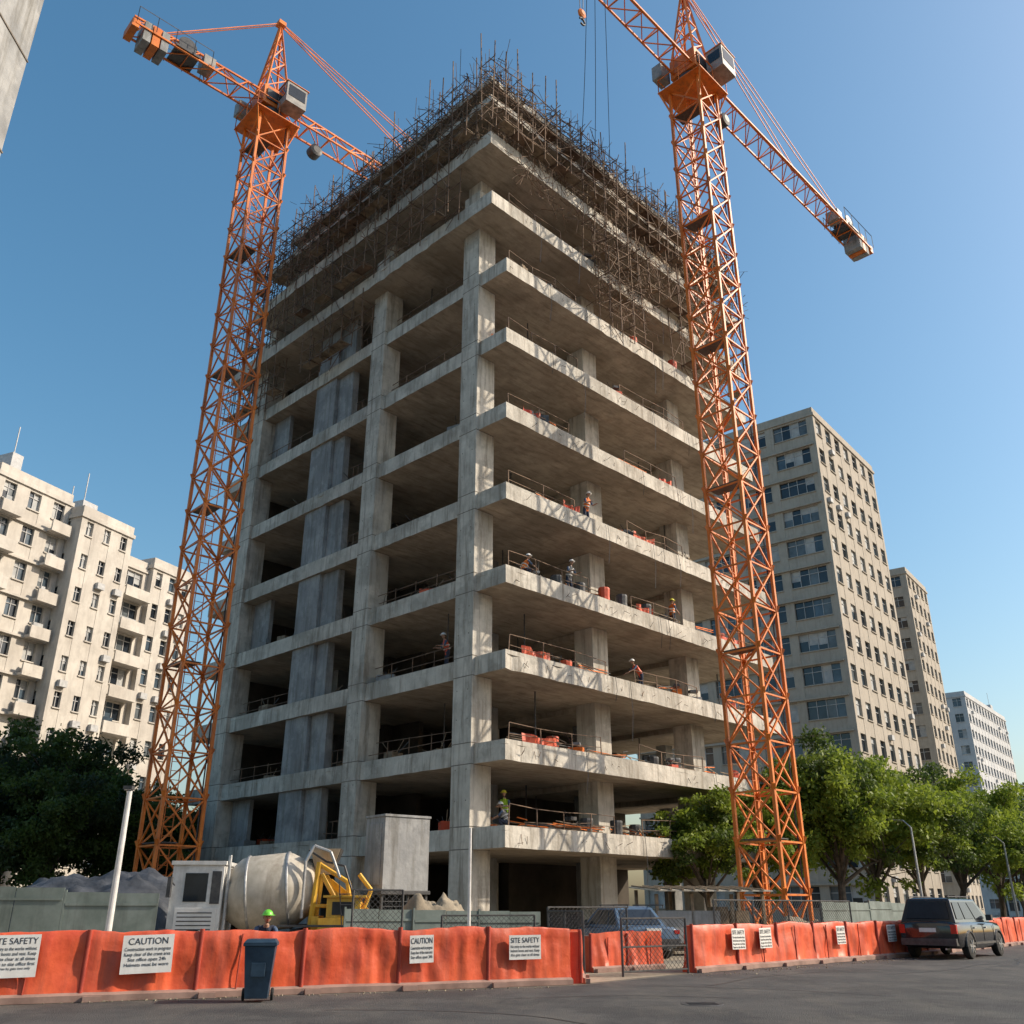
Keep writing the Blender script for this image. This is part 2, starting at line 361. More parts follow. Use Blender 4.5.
# ---------------------------------------------------------------- cranes
def lattice(mb,x0,x1,z,w,h,step=1.5,r=.075,taper=None,m=0):
    n=max(1,int(round(abs(x1-x0)/step))); dx=(x1-x0)/n
    def sec(k):
        x=x0+dx*k; f=1-(k/n)*(taper or 0)
        return (Vector((x,-w/2,z)),Vector((x,w/2,z)),Vector((x,0,z+h*f)))
    for k in range(n):
        a=sec(k);b=sec(k+1)
        for i in range(3): mb.tube(a[i],b[i],r,4,m)
        mid=(a[2]+b[2])/2
        mb.tube(a[0],b[2] if k%2 else a[2],r*.5,4,m); 
        mb.tube(a[0],mid,r*.55,4,m);mb.tube(b[0],mid,r*.55,4,m);mb.tube(a[1],mid,r*.55,4,m);mb.tube(b[1],mid,r*.55,4,m)
        mb.tube(a[0],a[1],r*.55,4,m); mb.tube(a[0],b[1],r*.5,4,m)
def crane(x,y,rz,H,w,plus,minus,cw_side,seg=2.0,peak=6.5,rr=.10):
    E=empty('tower_crane',(x,y,0),rz); mb=MB()
    h=w/2; n=int(H/seg); sz=(H-1.2)/n
    for sx in (-h,h):
        for sy in (-h,h): mb.tube((sx,sy,0),(sx,sy,H-1.2),rr,4)
    cr=[(-h,-h),(h,-h),(h,h),(-h,h)]
    for k in range(n):
        z0=k*sz;z1=z0+sz
        for i in range(4):
            a=cr[i];b=cr[(i+1)%4]
            mb.tube((*a,z0),(*b,z0),.05,4)
            mb.tube((*a,z0),(*b,z1),.05,4); mb.tube((*b,z0),(*a,z1),.05,4)
            mb.tube((*a,z0),(a[0]*1.08,a[1]*1.08,z0+.25),.10,4)
        if k%3==0: mb.tube((*cr[0],z0),(*cr[2],z0),.04,4)
    for s in (-.22,.22): mb.tube((s,h*.4,0),(s,h*.4,H-1),.025,4,0)
    for k in range(int(H/.4)): mb.tube((-.22,h*.4,k*.4),(.22,h*.4,k*.4),.018,3,0)
    for k in range(2,n,4): mb.box(-h+.05,0,-h+.1,h-.1,k*sz+.1,k*sz+.14,2)
    mb.tube((h-.1,-h+.15,0),(h-.1,-h+.15,H-1.2),.035,5,2)
    mb.box(-h-1.0,h+1.0,-h-1.0,h+1.0,.01,.5,3)
    mb.box(-h-.2,h+.2,-h-.2,h+.2,H-1.2,H-.9,0)
    for sx in (-1,1):
        mb.tube((sx*(h+.45),-h-.45,H-.25),(sx*(h+.45),h+.45,H-.25),.035,4); mb.tube((-h-.45,sx*(h+.45),H-.25),(h+.45,sx*(h+.45),H-.25),.035,4)
        for q in (-1,0,1): mb.tube((sx*(h+.45),q*(h+.45),H-1.2),(sx*(h+.45),q*(h+.45),H-.25),.03,4); mb.tube((q*(h+.45),sx*(h+.45),H-1.2),(q*(h+.45),sx*(h+.45),H-.25),.03,4)
    mb.box(-h-.5,h+.5,-h-.5,h+.5,H-1.28,H-1.22,0)
    for sx in (-h,h):
        for sy in (-h,h): mb.tube((sx,sy,H-2.8),(sx*1.45,sy*1.45,H-1.28),.06,4)
    mb.lathe((0,0,H-.9),(0,0,H-.2),[(0,h*.85),(.3,h*1.0),(.7,h*1.0),(1,h*.85)],20,2)
    mb.box(-h*.9,h*.9,-h*.9,h*.9,H-.2,H+1.2,0)
    for s in (-1,1): mb.box(-h*.7,h*.7,s*h*.9+(.002 if s>0 else -.08),s*h*.9+(.08 if s>0 else -.002),H+.1,H+.9,2)
    pk=Vector((-.0,0,H+1.2+peak))
    b4=[Vector((sx*h*.8,sy*h*.8,H+1.2)) for sx,sy in ((-1,-1),(1,-1),(1,1),(-1,1))]
    for i in range(4):
        mb.tube(b4[i],pk+(b4[i]-pk)*.06,.085,4)
        for k in range(4):
            t0=k/4.5;t1=(k+1)/4.5
            mb.tube(b4[i].lerp(pk,t0),b4[(i+1)%4].lerp(pk,t1),.045,4)
            mb.tube(b4[i].lerp(pk,t1),b4[(i+1)%4].lerp(pk,t1),.045,4)
    mb.box(-.25,.25,-.25,.25,H+1.0+peak,H+1.3+peak,0)
    zj=H+.1
    lattice(mb,h*.9,plus,zj,1.25,1.35,taper=.45 if cw_side<0 else .25)
    lattice(mb,-h*.9,-minus,zj,1.25,1.35,taper=.2)
    for s,L in ((1,plus),(-1,minus)):
        fr=(.55,.9) if L>15 else (.8,)
        for f in fr:
            tz=zj+1.35*(1-f*.3)
            for yy in (-.10,.10): mb.tube(pk+Vector((0,yy,0)),(s*L*f,yy,tz),.035,4)
    e=plus if cw_side>0 else -minus; s=1 if cw_side>0 else -1
    for k in range(3): 
        xx=e-s*(.5+k*.5)
        mb.box(min(xx,xx-s*.42),max(xx,xx-s*.42),-.6,.6,zj-.8,zj+.6,3 if k!=1 else 0)
    mb.box(e-.2,e+.2,-.65,.65,zj-.3,zj+.25,0)
    mb.lathe((e-s*3.0,-.5,zj+.75),(e-s*3.0,.5,zj+.75),[(0,.55),(.08,.55),(.1,.38),(.9,.38),(.92,.55),(1,.55)],16,2)
    mb.box(e-s*3.0-.7,e-s*3.0+.7,-.75,.75,zj+.05,zj+.2,2)
    mb.box(e-s*4.4-.35,e-s*4.4+.35,-.45,.45,zj+.2,zj+1.0,4)
    for yy in (-.8,.8):
        for q in range(5): mb.tube((e-s*q*1.1,yy,zj),(e-s*q*1.1,yy,zj+1.1),.025,3,2)
        mb.tube((e,yy,zj+1.1),(e-s*4.4,yy,zj+1.1),.025,3,2)
    cy=-h-.72
    mb.box(.0,1.35,cy-.45,cy+.6,H-.5,H+1.05,4)
    mb.box(.12,1.23,cy-.47,cy-.452,H+.0,H+.85,5); mb.box(1.352,1.37,cy-.35,cy+.5,H-.3,H+.9,5); mb.box(-.02,-.002,cy-.3,cy+.5,H+.1,H+.8,5)
    mb.box(-.05,1.45,cy-.5,cy+.65,H+1.052,H+1.1,0)
    mb.box(-1.5,-.6,h+.1,h+.75,H-.1,H+.9,4)
    mb.lathe((3.4,-.2,H-.75),(3.4,.5,H-.75),[(0,.25),(.1,.42),(.9,.42),(1,.25)],16,2)
    mb.tube((3.4,.2,H-.5),(3.4,.2,H+.1),.06,4,2)
    mb.obj('crane_structure',[orange,orange,steeld,concg,cabg,gl1],E)
    return E
ER=crane(10.5,40,R(45.5),46.2,1.9,22.3,36,1)
EL=crane(-15.0,43,R(43),46.6,1.9,30,8.6,-1)
hk=MB()
for yy in (-.18,.18): hk.tube((-10,yy,46.3),(-10,yy*.5,42.9),.02,4,0)
hk.box(-10.6,-9.4,-.5,.5,46.05,46.28,1)
hk.lathe((-10,-.12,42.6),(-10,.12,42.6),[(0,.14),(.3,.26),(.7,.26),(1,.14)],14,1)
pts=[(-10+.2*math.sin(t),0,42.05-.2*math.cos(t)) for t in np.linspace(-.6,4.2,9)]
hk.tube((-10,0,42.5),(-10,0,42.2),.06,6,0); hk.poly(pts,.05,6,0)
hk.obj('hook_block',[steeld,orange],ER)
cb=MB()
M=Matrix.Translation((10.5,40,0))@Matrix.Rotation(R(45.5),4,'Z')
for (s,u,v) in ((-8.8,7.0,-2.2),(-8.0,8.4,-2.2),(-9.4,6.2,-1.8)):
    a=M@Vector((s,0,46.3)); b=W(u,v,41.5)
    cb.poly([a.lerp(b,t)+Vector((0,0,-1.2*math.sin(math.pi*t))) for t in np.linspace(0,1,12)],.022,4)
a=W(1.0,3.0,42.0); cb.tube(a,a+Vector((0,0,7.5)),.022,4)
cb.obj('hoist_cables',[steeld],ER).matrix_parent_inverse=Matrix.Rotation(-R(45.5),4,'Z')@Matrix.Translation((-10.5,-40,0))
# ---------------------------------------------------------------- background buildings
GL=[2,2,3,4,5]
def facade(mb,T,L,zs,bays,pw,sp,dp=.35,mull=2,balc=(),fr=.06,ac=.12,ledge=0,bd=.9):
    def bx(a0,a1,d0,d1,z0,z1,m):
        vs=[T(a,d,z) for z in (z0,z1) for a,d in ((a0,d0),(a1,d0),(a1,d1),(a0,d1))]
        mb.add(vs,[(0,3,2,1),(4,5,6,7),(0,1,5,4),(1,2,6,5),(2,3,7,6),(3,0,4,7)],m)
    bw=L/bays
    H0,H1=zs[0],zs[-1]
    for k in range(bays+1):
        c=k*bw; bx(max(0,c-pw/2),min(L,c+pw/2),-dp,0,H0,H1,0)
    for i in range(len(zs)-1):
        for k in range(bays):
            a0=k*bw+pw/2;a1=(k+1)*bw-pw/2
            bx(a0+.002,a1-.002,-dp,-.03,zs[i],zs[i]+sp,0)
            z0=zs[i]+sp; z1=zs[i+1]
            bx(a0+.002,a1-.002,-dp,-.03,z1-.22,z1-.002,0)
            z1-=.22
            n=mull
            for q in range(n):
                b0=a0+(a1-a0)*q/n; b1=a0+(a1-a0)*(q+1)/n
                g=random.choice(GL)
                mb.add([T(b0,-dp+.08,z0),T(b1,-dp+.08,z0),T(b1,-dp+.08,z1),T(b0,-dp+.08,z1)],[(0,1,2,3)],g)
                if random.random()<.3:
                    zz=z1-(z1-z0)*random.uniform(.2,.7)
                    mb.add([T(b0,-dp+.1,zz),T(b1,-dp+.1,zz),T(b1,-dp+.1,z1),T(b0,-dp+.1,z1)],[(0,1,2,3)],5)
                if q: bx(b0-fr/2,b0+fr/2,-dp+.085,-dp+.17,z0,z1,1)
            bx(a0,a1,-dp+.085,-dp+.15,z0+(z1-z0)*.68,z0+(z1-z0)*.68+fr,1)
            bx(a0-.05,a1+.05,-.02,.10,z0-.10,z0,0)
            if random.random()<ac:
                c=a0+random.random()*max(.05,(a1-a0-.8)); bx(c,c+.8,.0,.38,zs[i]+.15,zs[i]+.7,1)
            if k in balc:
                bx(a0-pw*.3,a1+pw*.3,.003,bd,zs[i]-.05,zs[i]+.15,0)
                bx(a0-pw*.3,a1+pw*.3,bd-.15,bd,zs[i]+.152,zs[i]+.95,0)
                if random.random()<.6: bx(a0,a0+(a1-a0)*random.uniform(.3,.8),.3,.6,zs[i]+.2,zs[i]+random.uniform(.8,1.6),random.choice([1,3,5]))
        if ledge: bx(0,L,.001,ledge,zs[i]-.1,zs[i]+.08,0)
def bbuilding(name,x,y,rz,parts,mats):
    E=empty(name,(x,y,0),rz)
    mb=MB()
    for p in parts:
        x0,x1,y0,y1,H,fh=p['b']; nf=int(round(H/fh)); zs=[H*i/nf for i in range(nf+1)]
        dp=.35
        mb.box(x0+dp,x1-dp,y0+dp,y1-dp,0,H-.05,0)
        kw=p.get('kw',{}); 
        facade(mb,lambda a,d,z:(x0+a,y0-d,z),x1-x0,zs,p['nr'],**{**kw,**p.get('r',{})})
        facade(mb,lambda a,d,z:(x0-d,y1-a,z),y1-y0-dp-.003,zs,p['nl'],**{**kw,**p.get('l',{})})
        mb.box(x0+dp,x1,y1-dp,y1,0,H,0); mb.box(x1-dp,x1,y0+dp+.002,y1-dp-.002,0,H,0)
        mb.box(x0-.15,x1+.15,y0-.15,y1+.15,H+.002,H+.35,0)
        for (a,b,c,d) in ((x0,x1,y0,y0+.25),(x0,x1,y1-.25,y1),(x0,x0+.25,y0+.26,y1-.26),(x1-.25,x1,y0+.26,y1-.26)): mb.box(a,b,c,d,H+.352,H+1.1,0)
        for k in range(p.get('roof',3)):
            a=random.uniform(x0+1,x1-3);b=random.uniform(y0+1,y1-3);h=random.uniform(1.5,3.2)
            mb.box(a,a+random.uniform(1,2.6),b,b+random.uniform(1,2.6),H+.352,H+h,random.choice([0,1])); mb.tube((a+.3,b+.3,H+h),(a+.3,b+.3,H+h+random.uniform(1,3)),.05,4,1)
    mb.obj('walls_and_windows',mats,E)
    return E
MT=lambda w:[w,framem,gl1,gl2,gl3,curtain]
bbuilding('office_tower',35,95,R(51.3),[dict(b=(0,20.5,0,26,54.3,3.6),nr=7,nl=5,r=dict(pw=1.3,sp=1.5,mull=1,ac=.1),l=dict(pw=1.0,sp=1.45,mull=4,ac=.1,ledge=.3),roof=1)],MT(tanw))
bbuilding('apartment_tower',60.6,135,R(54),[dict(b=(0,12.6,0,18,48.8,3.3),nr=5,nl=6,r=dict(pw=1.1,sp=1.4,mull=1),l=dict(pw=1.2,sp=1.4,mull=2,balc=(1,3)),roof=2)],MT(tanw))
bbuilding('apartment_block',92,188,R(52),[dict(b=(0,36,0,22,41,3.1),nr=14,nl=8,r=dict(pw=1.0,sp=1.3,mull=2),l=dict(pw=1.1,sp=1.3,mull=2,balc=(2,5)),roof=5)],MT(palew))
bbuilding('low_rise_block',105,172,R(40),[dict(b=(0,22,0,20,20,3.2),nr=10,nl=8,kw=dict(pw=.5,sp=.9,mull=2),roof=3)],MT(palew))
bbuilding('white_apartment_building',-42.5,69.5,R(66.6),[
   dict(b=(0,7.5,0,14,34.6,3.05),nr=3,nl=4,r=dict(pw=1.3,sp=1.35,mull=2,balc=(0,2),ledge=.25),l=dict(pw=1.6,sp=1.4,mull=2,balc=(1,)),roof=3),
   dict(b=(7.51,13.5,-1.6,13,33.4,3.05),nr=3,nl=4,r=dict(pw=1.25,sp=1.5,mull=2,ac=.3),l=dict(pw=2.0,sp=1.4,mull=1),roof=3),
   dict(b=(13.51,17.2,-.4,12,31.2,3.05),nr=1,nl=4,r=dict(pw=1.2,sp=1.35,mull=3,balc=(0,),bd=1.2),l=dict(pw=1.3,sp=1.4,mull=1),roof=0),
   dict(b=(17.21,22.6,-1.0,12,31.8,3.05),nr=3,nl=4,r=dict(pw=1.0,sp=1.5,mull=1,ac=.3),l=dict(pw=1.9,sp=1.4,mull=1),roof=2),
   dict(b=(-9,-.01,2.2,13,35.5,3.05),nr=4,nl=4,r=dict(pw=1.3,sp=1.4,mull=2,ledge=.7,balc=(0,2)),l=dict(pw=1.3,sp=1.4,mull=1),roof=2)],MT(whitew))
lb=MB(); 
lb.box(-30,-14.35,4,20,0,46,0)
for z in np.arange(3.5,46,3.5): lb.box(-30.03,-14.32,3.97,20.03,z,z+.05,1)
E=empty('concrete_building'); lb.obj('walls',[concg,joint],E)
bbuilding('offscreen_shadow_block',16,-12,R(0),[dict(b=(0,16,0,26.0,13,3.2),nr=6,nl=9,kw=dict(pw=1.0,sp=1.2,mull=2),roof=3)],MT(tanw))  # unseen building, added to throw shade over the near road
# ---------------------------------------------------------------- trees
def tree_mesh(name,H,crown,nleaf,ls,mats,seed):
    rg=np.random.default_rng(seed); rd=random.Random(seed); mb=MB()
    th=H*.33
    pts=[Vector((0,0,0)),Vector((rd.uniform(-.15,.15),rd.uniform(-.15,.15),th*.5)),Vector((rd.uniform(-.2,.2),rd.uniform(-.2,.2),th))]
    r0=H*.022
    mb.tube(pts[0],pts[1],r0*1.2,8,0,r0*.95); mb.tube(pts[1],pts[2],r0*.95,8,0,r0*.75)
    tips=[]
    for k in range(10):
        a=k*2.4+rd.random(); el=rd.uniform(.3,1.35); L=rd.uniform(.5,1.12)
        d=Vector((math.cos(a)*math.cos(el)*crown*L,math.sin(a)*math.cos(el)*crown*L,math.sin(el)*(H-th)*.95*L))
        s=pts[1].lerp(pts[2],rd.uniform(.5,1)); m=s+d*.5+Vector((0,0,.2)); e=s+d
        mb.tube(s,m,r0*.5,6,0,r0*.3); mb.tube(m,e,r0*.3,5,0,r0*.1); tips.append(e)
        for q in range(5):
            f=m.lerp(e,rd.random()); g=f+Vector((rd.uniform(-1,1),rd.uniform(-1,1),rd.uniform(0,1)))*crown*.45
            mb.tube(f,g,r0*.18,4,0,r0*.06); tips.append(g)
    C=[]
    for t in tips: C.append((t,rd.uniform(.35,1.0)*crown*.24))
    cz=th+(H-th)*.45
    for k in range(34):
        while True:
            p=Vector((rd.uniform(-1,1),rd.uniform(-1,1),rd.uniform(-1,1)))
            if .3<p.length<1: break
        C.append((Vector((p.x*crown*.95,p.y*crown*.95,cz+p.z*(H-th)*.56)),rd.uniform(.2,1)*crown*.21))
    wts=np.array([c[1]**2 for c in C]); wts/=wts.sum()
    idx=rg.choice(len(C),nleaf,p=wts); cen=np.array([tuple(c[0]) for c in C])[idx]; rad=np.array([c[1] for c in C])[idx]
    d=rg.normal(size=(nleaf,3)); d/=np.linalg.norm(d,axis=1)[:,None]; rr=rg.random(nleaf)**.4*rg.choice([1,1,1,1.4],nleaf)
    pos=cen+d*(rad*rr)[:,None]*np.array([1.15,1.15,.8]); 
    keep=pos[:,2]>th*.5; pos=pos[keep]; n=len(pos)
    a=rg.normal(size=(n,3)); a/=np.linalg.norm(a,axis=1)[:,None]; b=np.cross(a,rg.normal(size=(n,3))); b/=np.linalg.norm(b,axis=1)[:,None]
    s=ls*rg.uniform(.6,1.3,n)[:,None]
    V=np.stack([pos-a*s,pos+b*s*.5,pos+a*s,pos-b*s*.5],1).reshape(-1,3)
    o=len(mb.v); mb.v.extend(map(tuple,V.tolist()))
    mb.f.extend((np.arange(n*4).reshape(-1,4)+o).tolist())
    ci=idx[keep]; mb.m.extend([1 if (c%3) else 2 for c in ci])
    me=bpy.data.meshes.new(name); me.from_pydata(mb.v,[],mb.f)
    for m in mats: me.materials.append(m)
    me.polygons.foreach_set('material_index',mb.m); me.update(); return me
tA=tree_mesh('tree_a',7.2,2.7,17000,.11,[bark,leaf1,leaf2],1)
tB=tree_mesh('tree_b',9.5,3.8,24000,.125,[bark,leaf1,leaf2],2)
tC=tree_mesh('tree_c',9.5,4.2,24000,.13,[bark,leaf2,leaf3],3)
tD=tree_mesh('tree_d',8.0,3.3,20000,.12,[bark,leaf1,leaf1],4)
def place(me,x,y,s=1,rz=None,name='leafy_tree',z=0):
    o=bpy.data.objects.new(name,me); sc.collection.objects.link(o); o.location=(x,y,z); o.scale=(s,s,s*random.uniform(.92,1.06)); o.rotation_euler=(0,0,random.random()*6.28 if rz is None else rz); return o
for x,y,me,s in ((9.0,46.2,tA,1.0),(12.2,49.5,tD,.92),(16.8,51,tB,1.02),(19.5,53.5,tD,1.15),(22.6,55,tB,.95),(27,60,tB,.98),(31,64,tD,1.05),(36,71,tB,.95),(41,76,tB,1.05),(46,83,tD,1.25),(52,92,tB,1.15),(57,100,tB,1.2),(33.5,58,tD,.85),(64,110,tB,1.3)):
    place(me,x,y,s)
for x,y,me,s in ((-29,56,tC,1.15),(-25.0,53,tC,1.05),(-21.5,56,tC,.9),(-27,49,tC,.92),(-23,48.5,tC,.8),(-33,57,tC,1.2),(-19,52,tC,.78),(-18.6,60,tC,.85),(-31,50,tC,1.0),(-37,60,tC,1.2)):
    place(me,x,y,s)
# ---------------------------------------------------------------- barriers
def barrier_run(pts,segl=2.0,h=1.0):
    pts=[Vector((*p,0)) for p in pts]
    for a,b in zip(pts[:-1],pts[1:]):
        d=b-a; n=max(1,round(d.length/segl)); rz=math.atan2(d.y,d.x); L=d.length/n; sd=random.random()*50
        for k in range(n):
            mb=MB(); nx=26; 
            prof=[(-.22,.0),(-.22,.10),(-.13,.14),(-.12,.3),(-.115,.42),(-.115,.55),(-.115,.68),(-.115,.8),(-.115,.92),(-.11,h-.03),(-.09,h),(.09,h),(.11,h-.03),(.115,.8),(.115,.55),(.12,.3),(.13,.14),(.22,.10),(.22,0)]
            vs=[]
            for i in range(nx+1):
                x=L*i/nx; gx=x+k*L
                for y,z in prof:
                    w=(noise.noise(Vector((gx*2.0+sd,z*1.6,1)))*.07+noise.noise(Vector((gx*6+sd,z*2.2,3)))*.045)*(1 if .12<z<h-.05 else .25)
                    hh=(noise.noise(Vector((gx*.8+sd,7,0)))*.06+noise.noise(Vector((gx*4+sd,9,0)))*.02)*z
                    vs.append((x,y+w,z+hh))
            m=len(prof); fs=[]
            for i in range(nx):
                for j in range(m-1): fs.append((i*m+j,i*m+j+1,(i+1)*m+j+1,(i+1)*m+j))
            for f in fs:
                j=f[0]%m; mb.m.append(1 if j in(0,1,m-2,m-3) else 0)
            mb.v=[tuple(v) for v in vs]; mb.f=[list(f) for f in fs]
            mb.add([vs[i] for i in range(m)],[tuple(range(m))],0); mb.add([vs[nx*m+i] for i in range(m)],[tuple(range(m))[::-1]],0)
            mb.tube((0,-.12,.02),(0.01,-.12,h+.03),.045,8,2)
            if random.random()<.6: 
                q=random.uniform(.3,.7)*L; mb.tube((q,-.15,.1),(q+.04,-.145,h-.06),.016,5,2)
            mb.box(.05,.35,-.32,-.23,.0,.09,1)
            p=a+d*(k/n)
            ob=mb.obj('orange_barrier',[barro,barrw,barrd],None,(p.x,p.y,.008),rz,smooth=True)
            try: ob.data.set_sharp_from_angle(angle=R(50))
            except Exception: pass
b1a=Vector((-8.6-9.8*.6,17.6-4.4*.6)); b1b=Vector((1.2,22.0))
barrier_run([b1a,b1b],1.95,1.1)
barrier_run([(1.35,22.1),(1.5,24.6)],1.3,1.0)
barrier_run([(1.9,25.8),(3.9,27.2)],1.3,.85)
barrier_run([(4.45,25.8),(13.0,34.0),(24.5,47.6),(38,64)],1.9,1.08)
def poster(x,y,rz,w,h,z,lines):
    E=empty('notice_sign',(x,y,z),rz+random.uniform(-.02,.02)); E.rotation_euler[1]=random.uniform(-.03,.03); mb=MB(); mb.box(-w/2,w/2,-.012,0,-h/2,h/2,0)
    mb.obj('board',[paper],E)
    yy=h/2-.03
    for t,s in lines:
        if yy-s<-h/2: break
        cu=bpy.data.curves.new('text','FONT'); cu.body=t; cu.size=s; cu.align_x='CENTER'; cu.align_y='TOP'; cu.extrude=.001; cu.materials.append(ink)
        o=bpy.data.objects.new('lettering',cu); sc.collection.objects.link(o); o.parent=E; o.location=(0,-.016,yy); o.rotation_euler=(R(90),0,0); yy-=s*1.05
        bpy.context.view_layer.update()
        if o.dimensions.x>w*.9: k=w*.9/o.dimensions.x; o.scale=(k,1,1)
dd=(b1b-b1a); rz1=math.atan2(dd.y,dd.x); nn=Vector((dd.y,-dd.x)).normalized()
def on_run(px,off=.23):
    k=(px-512)/1009*1.03
    t=(k*b1a.y-b1a.x)/(dd.x-k*dd.y); p=b1a+dd*t+nn*off; return p
LN=[('SITE SAFETY',.14),('No entry to the works without',.075),('helmet boots and vest. Keep',.075),('this gate clear at all times',.075),('Report to site office first',.075),('Deliveries by gate two only',.055)]
LN2=[('CAUTION',.15),('Construction work in progress',.08),('Keep clear of the crane area',.08),('Site office open 24h',.08),('Helmets must be worn',.08)]
for px,w,h,z,l in ((36,.8,.66,.74,LN),(163,.86,.62,.74,LN2),(422,.5,.5,.74,LN2),(520,.72,.46,.74,LN)):
    p=on_run(px); poster(p.x,p.y,rz1,w,h,z,l)
d2=Vector((8.55,8.2)); rz2=math.atan2(d2.y,d2.x); n2=Vector((d2.y,-d2.x)).normalized()
for t,w in ((.16,.6),(.27,.6),(.62,.5),(.9,.6)):
    p=Vector((4.45,25.8))+d2*t+n2*.23; poster(p.x,p.y,rz2,w,.5,.74,LN)
# ---------------------------------------------------------------- hoarding
def hoarding(pts,h,name='site_hoarding',pl=2.2):
    E=empty(name); mb=MB()
    pts=[Vector((*p,0)) for p in pts]
    for a,b in zip(pts[:-1],pts[1:]):
        d=b-a;n=max(1,round(d.length/pl));rz=math.atan2(d.y,d.x);L=d.length/n
        for k in range(n):
            M=Matrix.Translation(a+d*(k/n))@Matrix.Rotation(rz+random.uniform(-.03,.03),4,'Z'); hh=h+random.uniform(-.06,.06)
            mb.box(.05,L*.5-.01,-.02,.02,.05,hh,0,M); mb.box(L*.5+.01,L-.01,-.015,.025,.05,hh-.02,0,M)
            mb.box(0,.045,-.04,.04,0,hh+.05,0,M)
            for z in (.4,hh-.3): mb.box(.05,L-.02,-.045,-.022,z,z+.06,0,M)
    mb.obj('panels',[hoard,steel],E)
hoarding([(-17,22.5),(-8.6,24.5)],1.9)
hoarding([(-4.4,26.5),(.8,28.6)],1.45)
hoarding([(11.5,37.5),(17,43)],1.7)
def chain(a,b,h,name='chain_link_fence'):
    a=Vector((*a,0));b=Vector((*b,0));d=b-a;L=d.length;rz=math.atan2(d.y,d.x);mb=MB()
    n=max(1,round(L/2))
    for k in range(n+1): mb.tube((L*k/n,0,0),(L*k/n,0,h),.03,6,0)
    for z in (.1,h*.5,h): mb.tube((0,0,z),(L,0,z),.022,5,0)
    s=.14
    for k in range(int((L+h)/s)):
        x=k*s; x0=max(0,x-h)
        mb.tube((min(x,L),0,.1+max(0,x-L)),(x0,0,min(h,.1+(x-x0))),.006,3,0,cap=False)
        mb.tube((L-min(x,L),0,.1+max(0,x-L)),(L-x0,0,min(h,.1+(x-x0))),.006,3,0,cap=False)
    E=empty(name,(a.x,a.y,.01),rz); mb.obj('mesh_and_posts',[steeld],E)
chain((1.0,28.2),(3.4,30),1.5); chain((1.75,25.0),(1.0,28),1.4)
chain((2.6,24.2),(4.35,25.5),1.25,'site_gate'); chain((6,30),(12,35.8),1.7)
chain((-4.0,25.3),(-2.8,25.8),1.9)
chain((-1.8,26.0),(.6,27.0),1.3)
# ---------------------------------------------------------------- poles
def lamp(x,y,h,r,mat,head=True,name='street_lamp'):
    mb=MB(); mb.lathe((0,0,0),(0,0,h),[(0,r*1.6),(.03,r*1.6),(.035,r),(.5,r*.9),(1,r*.75)],14,0)
    if head:
        mb.box(-.05,.05,-.05,.05,h,h+.06,1); mb.box(-.12,.06,-.08,.08,h+.03,h+.10,1); mb.box(-.10,.04,-.06,.06,h+.018,h+.028,2)
    E=empty(name,(x,y,0)); mb.obj('pole',[mat,steeld,paper],E)
lamp(-8.02,20.2,3.75,.07,white)
lamp(-1.02,24.0,3.3,.045,white,False,'steel_pole')
def streetlamp(x,y,h,rz=0):
    mb=MB(); mb.lathe((0,0,0),(0,0,h),[(0,.14),(.05,.14),(.06,.09),(1,.05)],10,0)
    mb.poly([(0,0,h),(.4,0,h+.35),(1.3,0,h+.45)],.04,6,0); mb.box(1.1,1.8,-.13,.13,h+.38,h+.52,1)
    E=empty('street_lamp',(x,y,0),rz); mb.obj('lamp_post',[steel,steeld],E)
streetlamp(20.0,49.0,5.2,R(120)); streetlamp(29.0,58.0,5.0,R(120)); streetlamp(25,62,5,R(120))
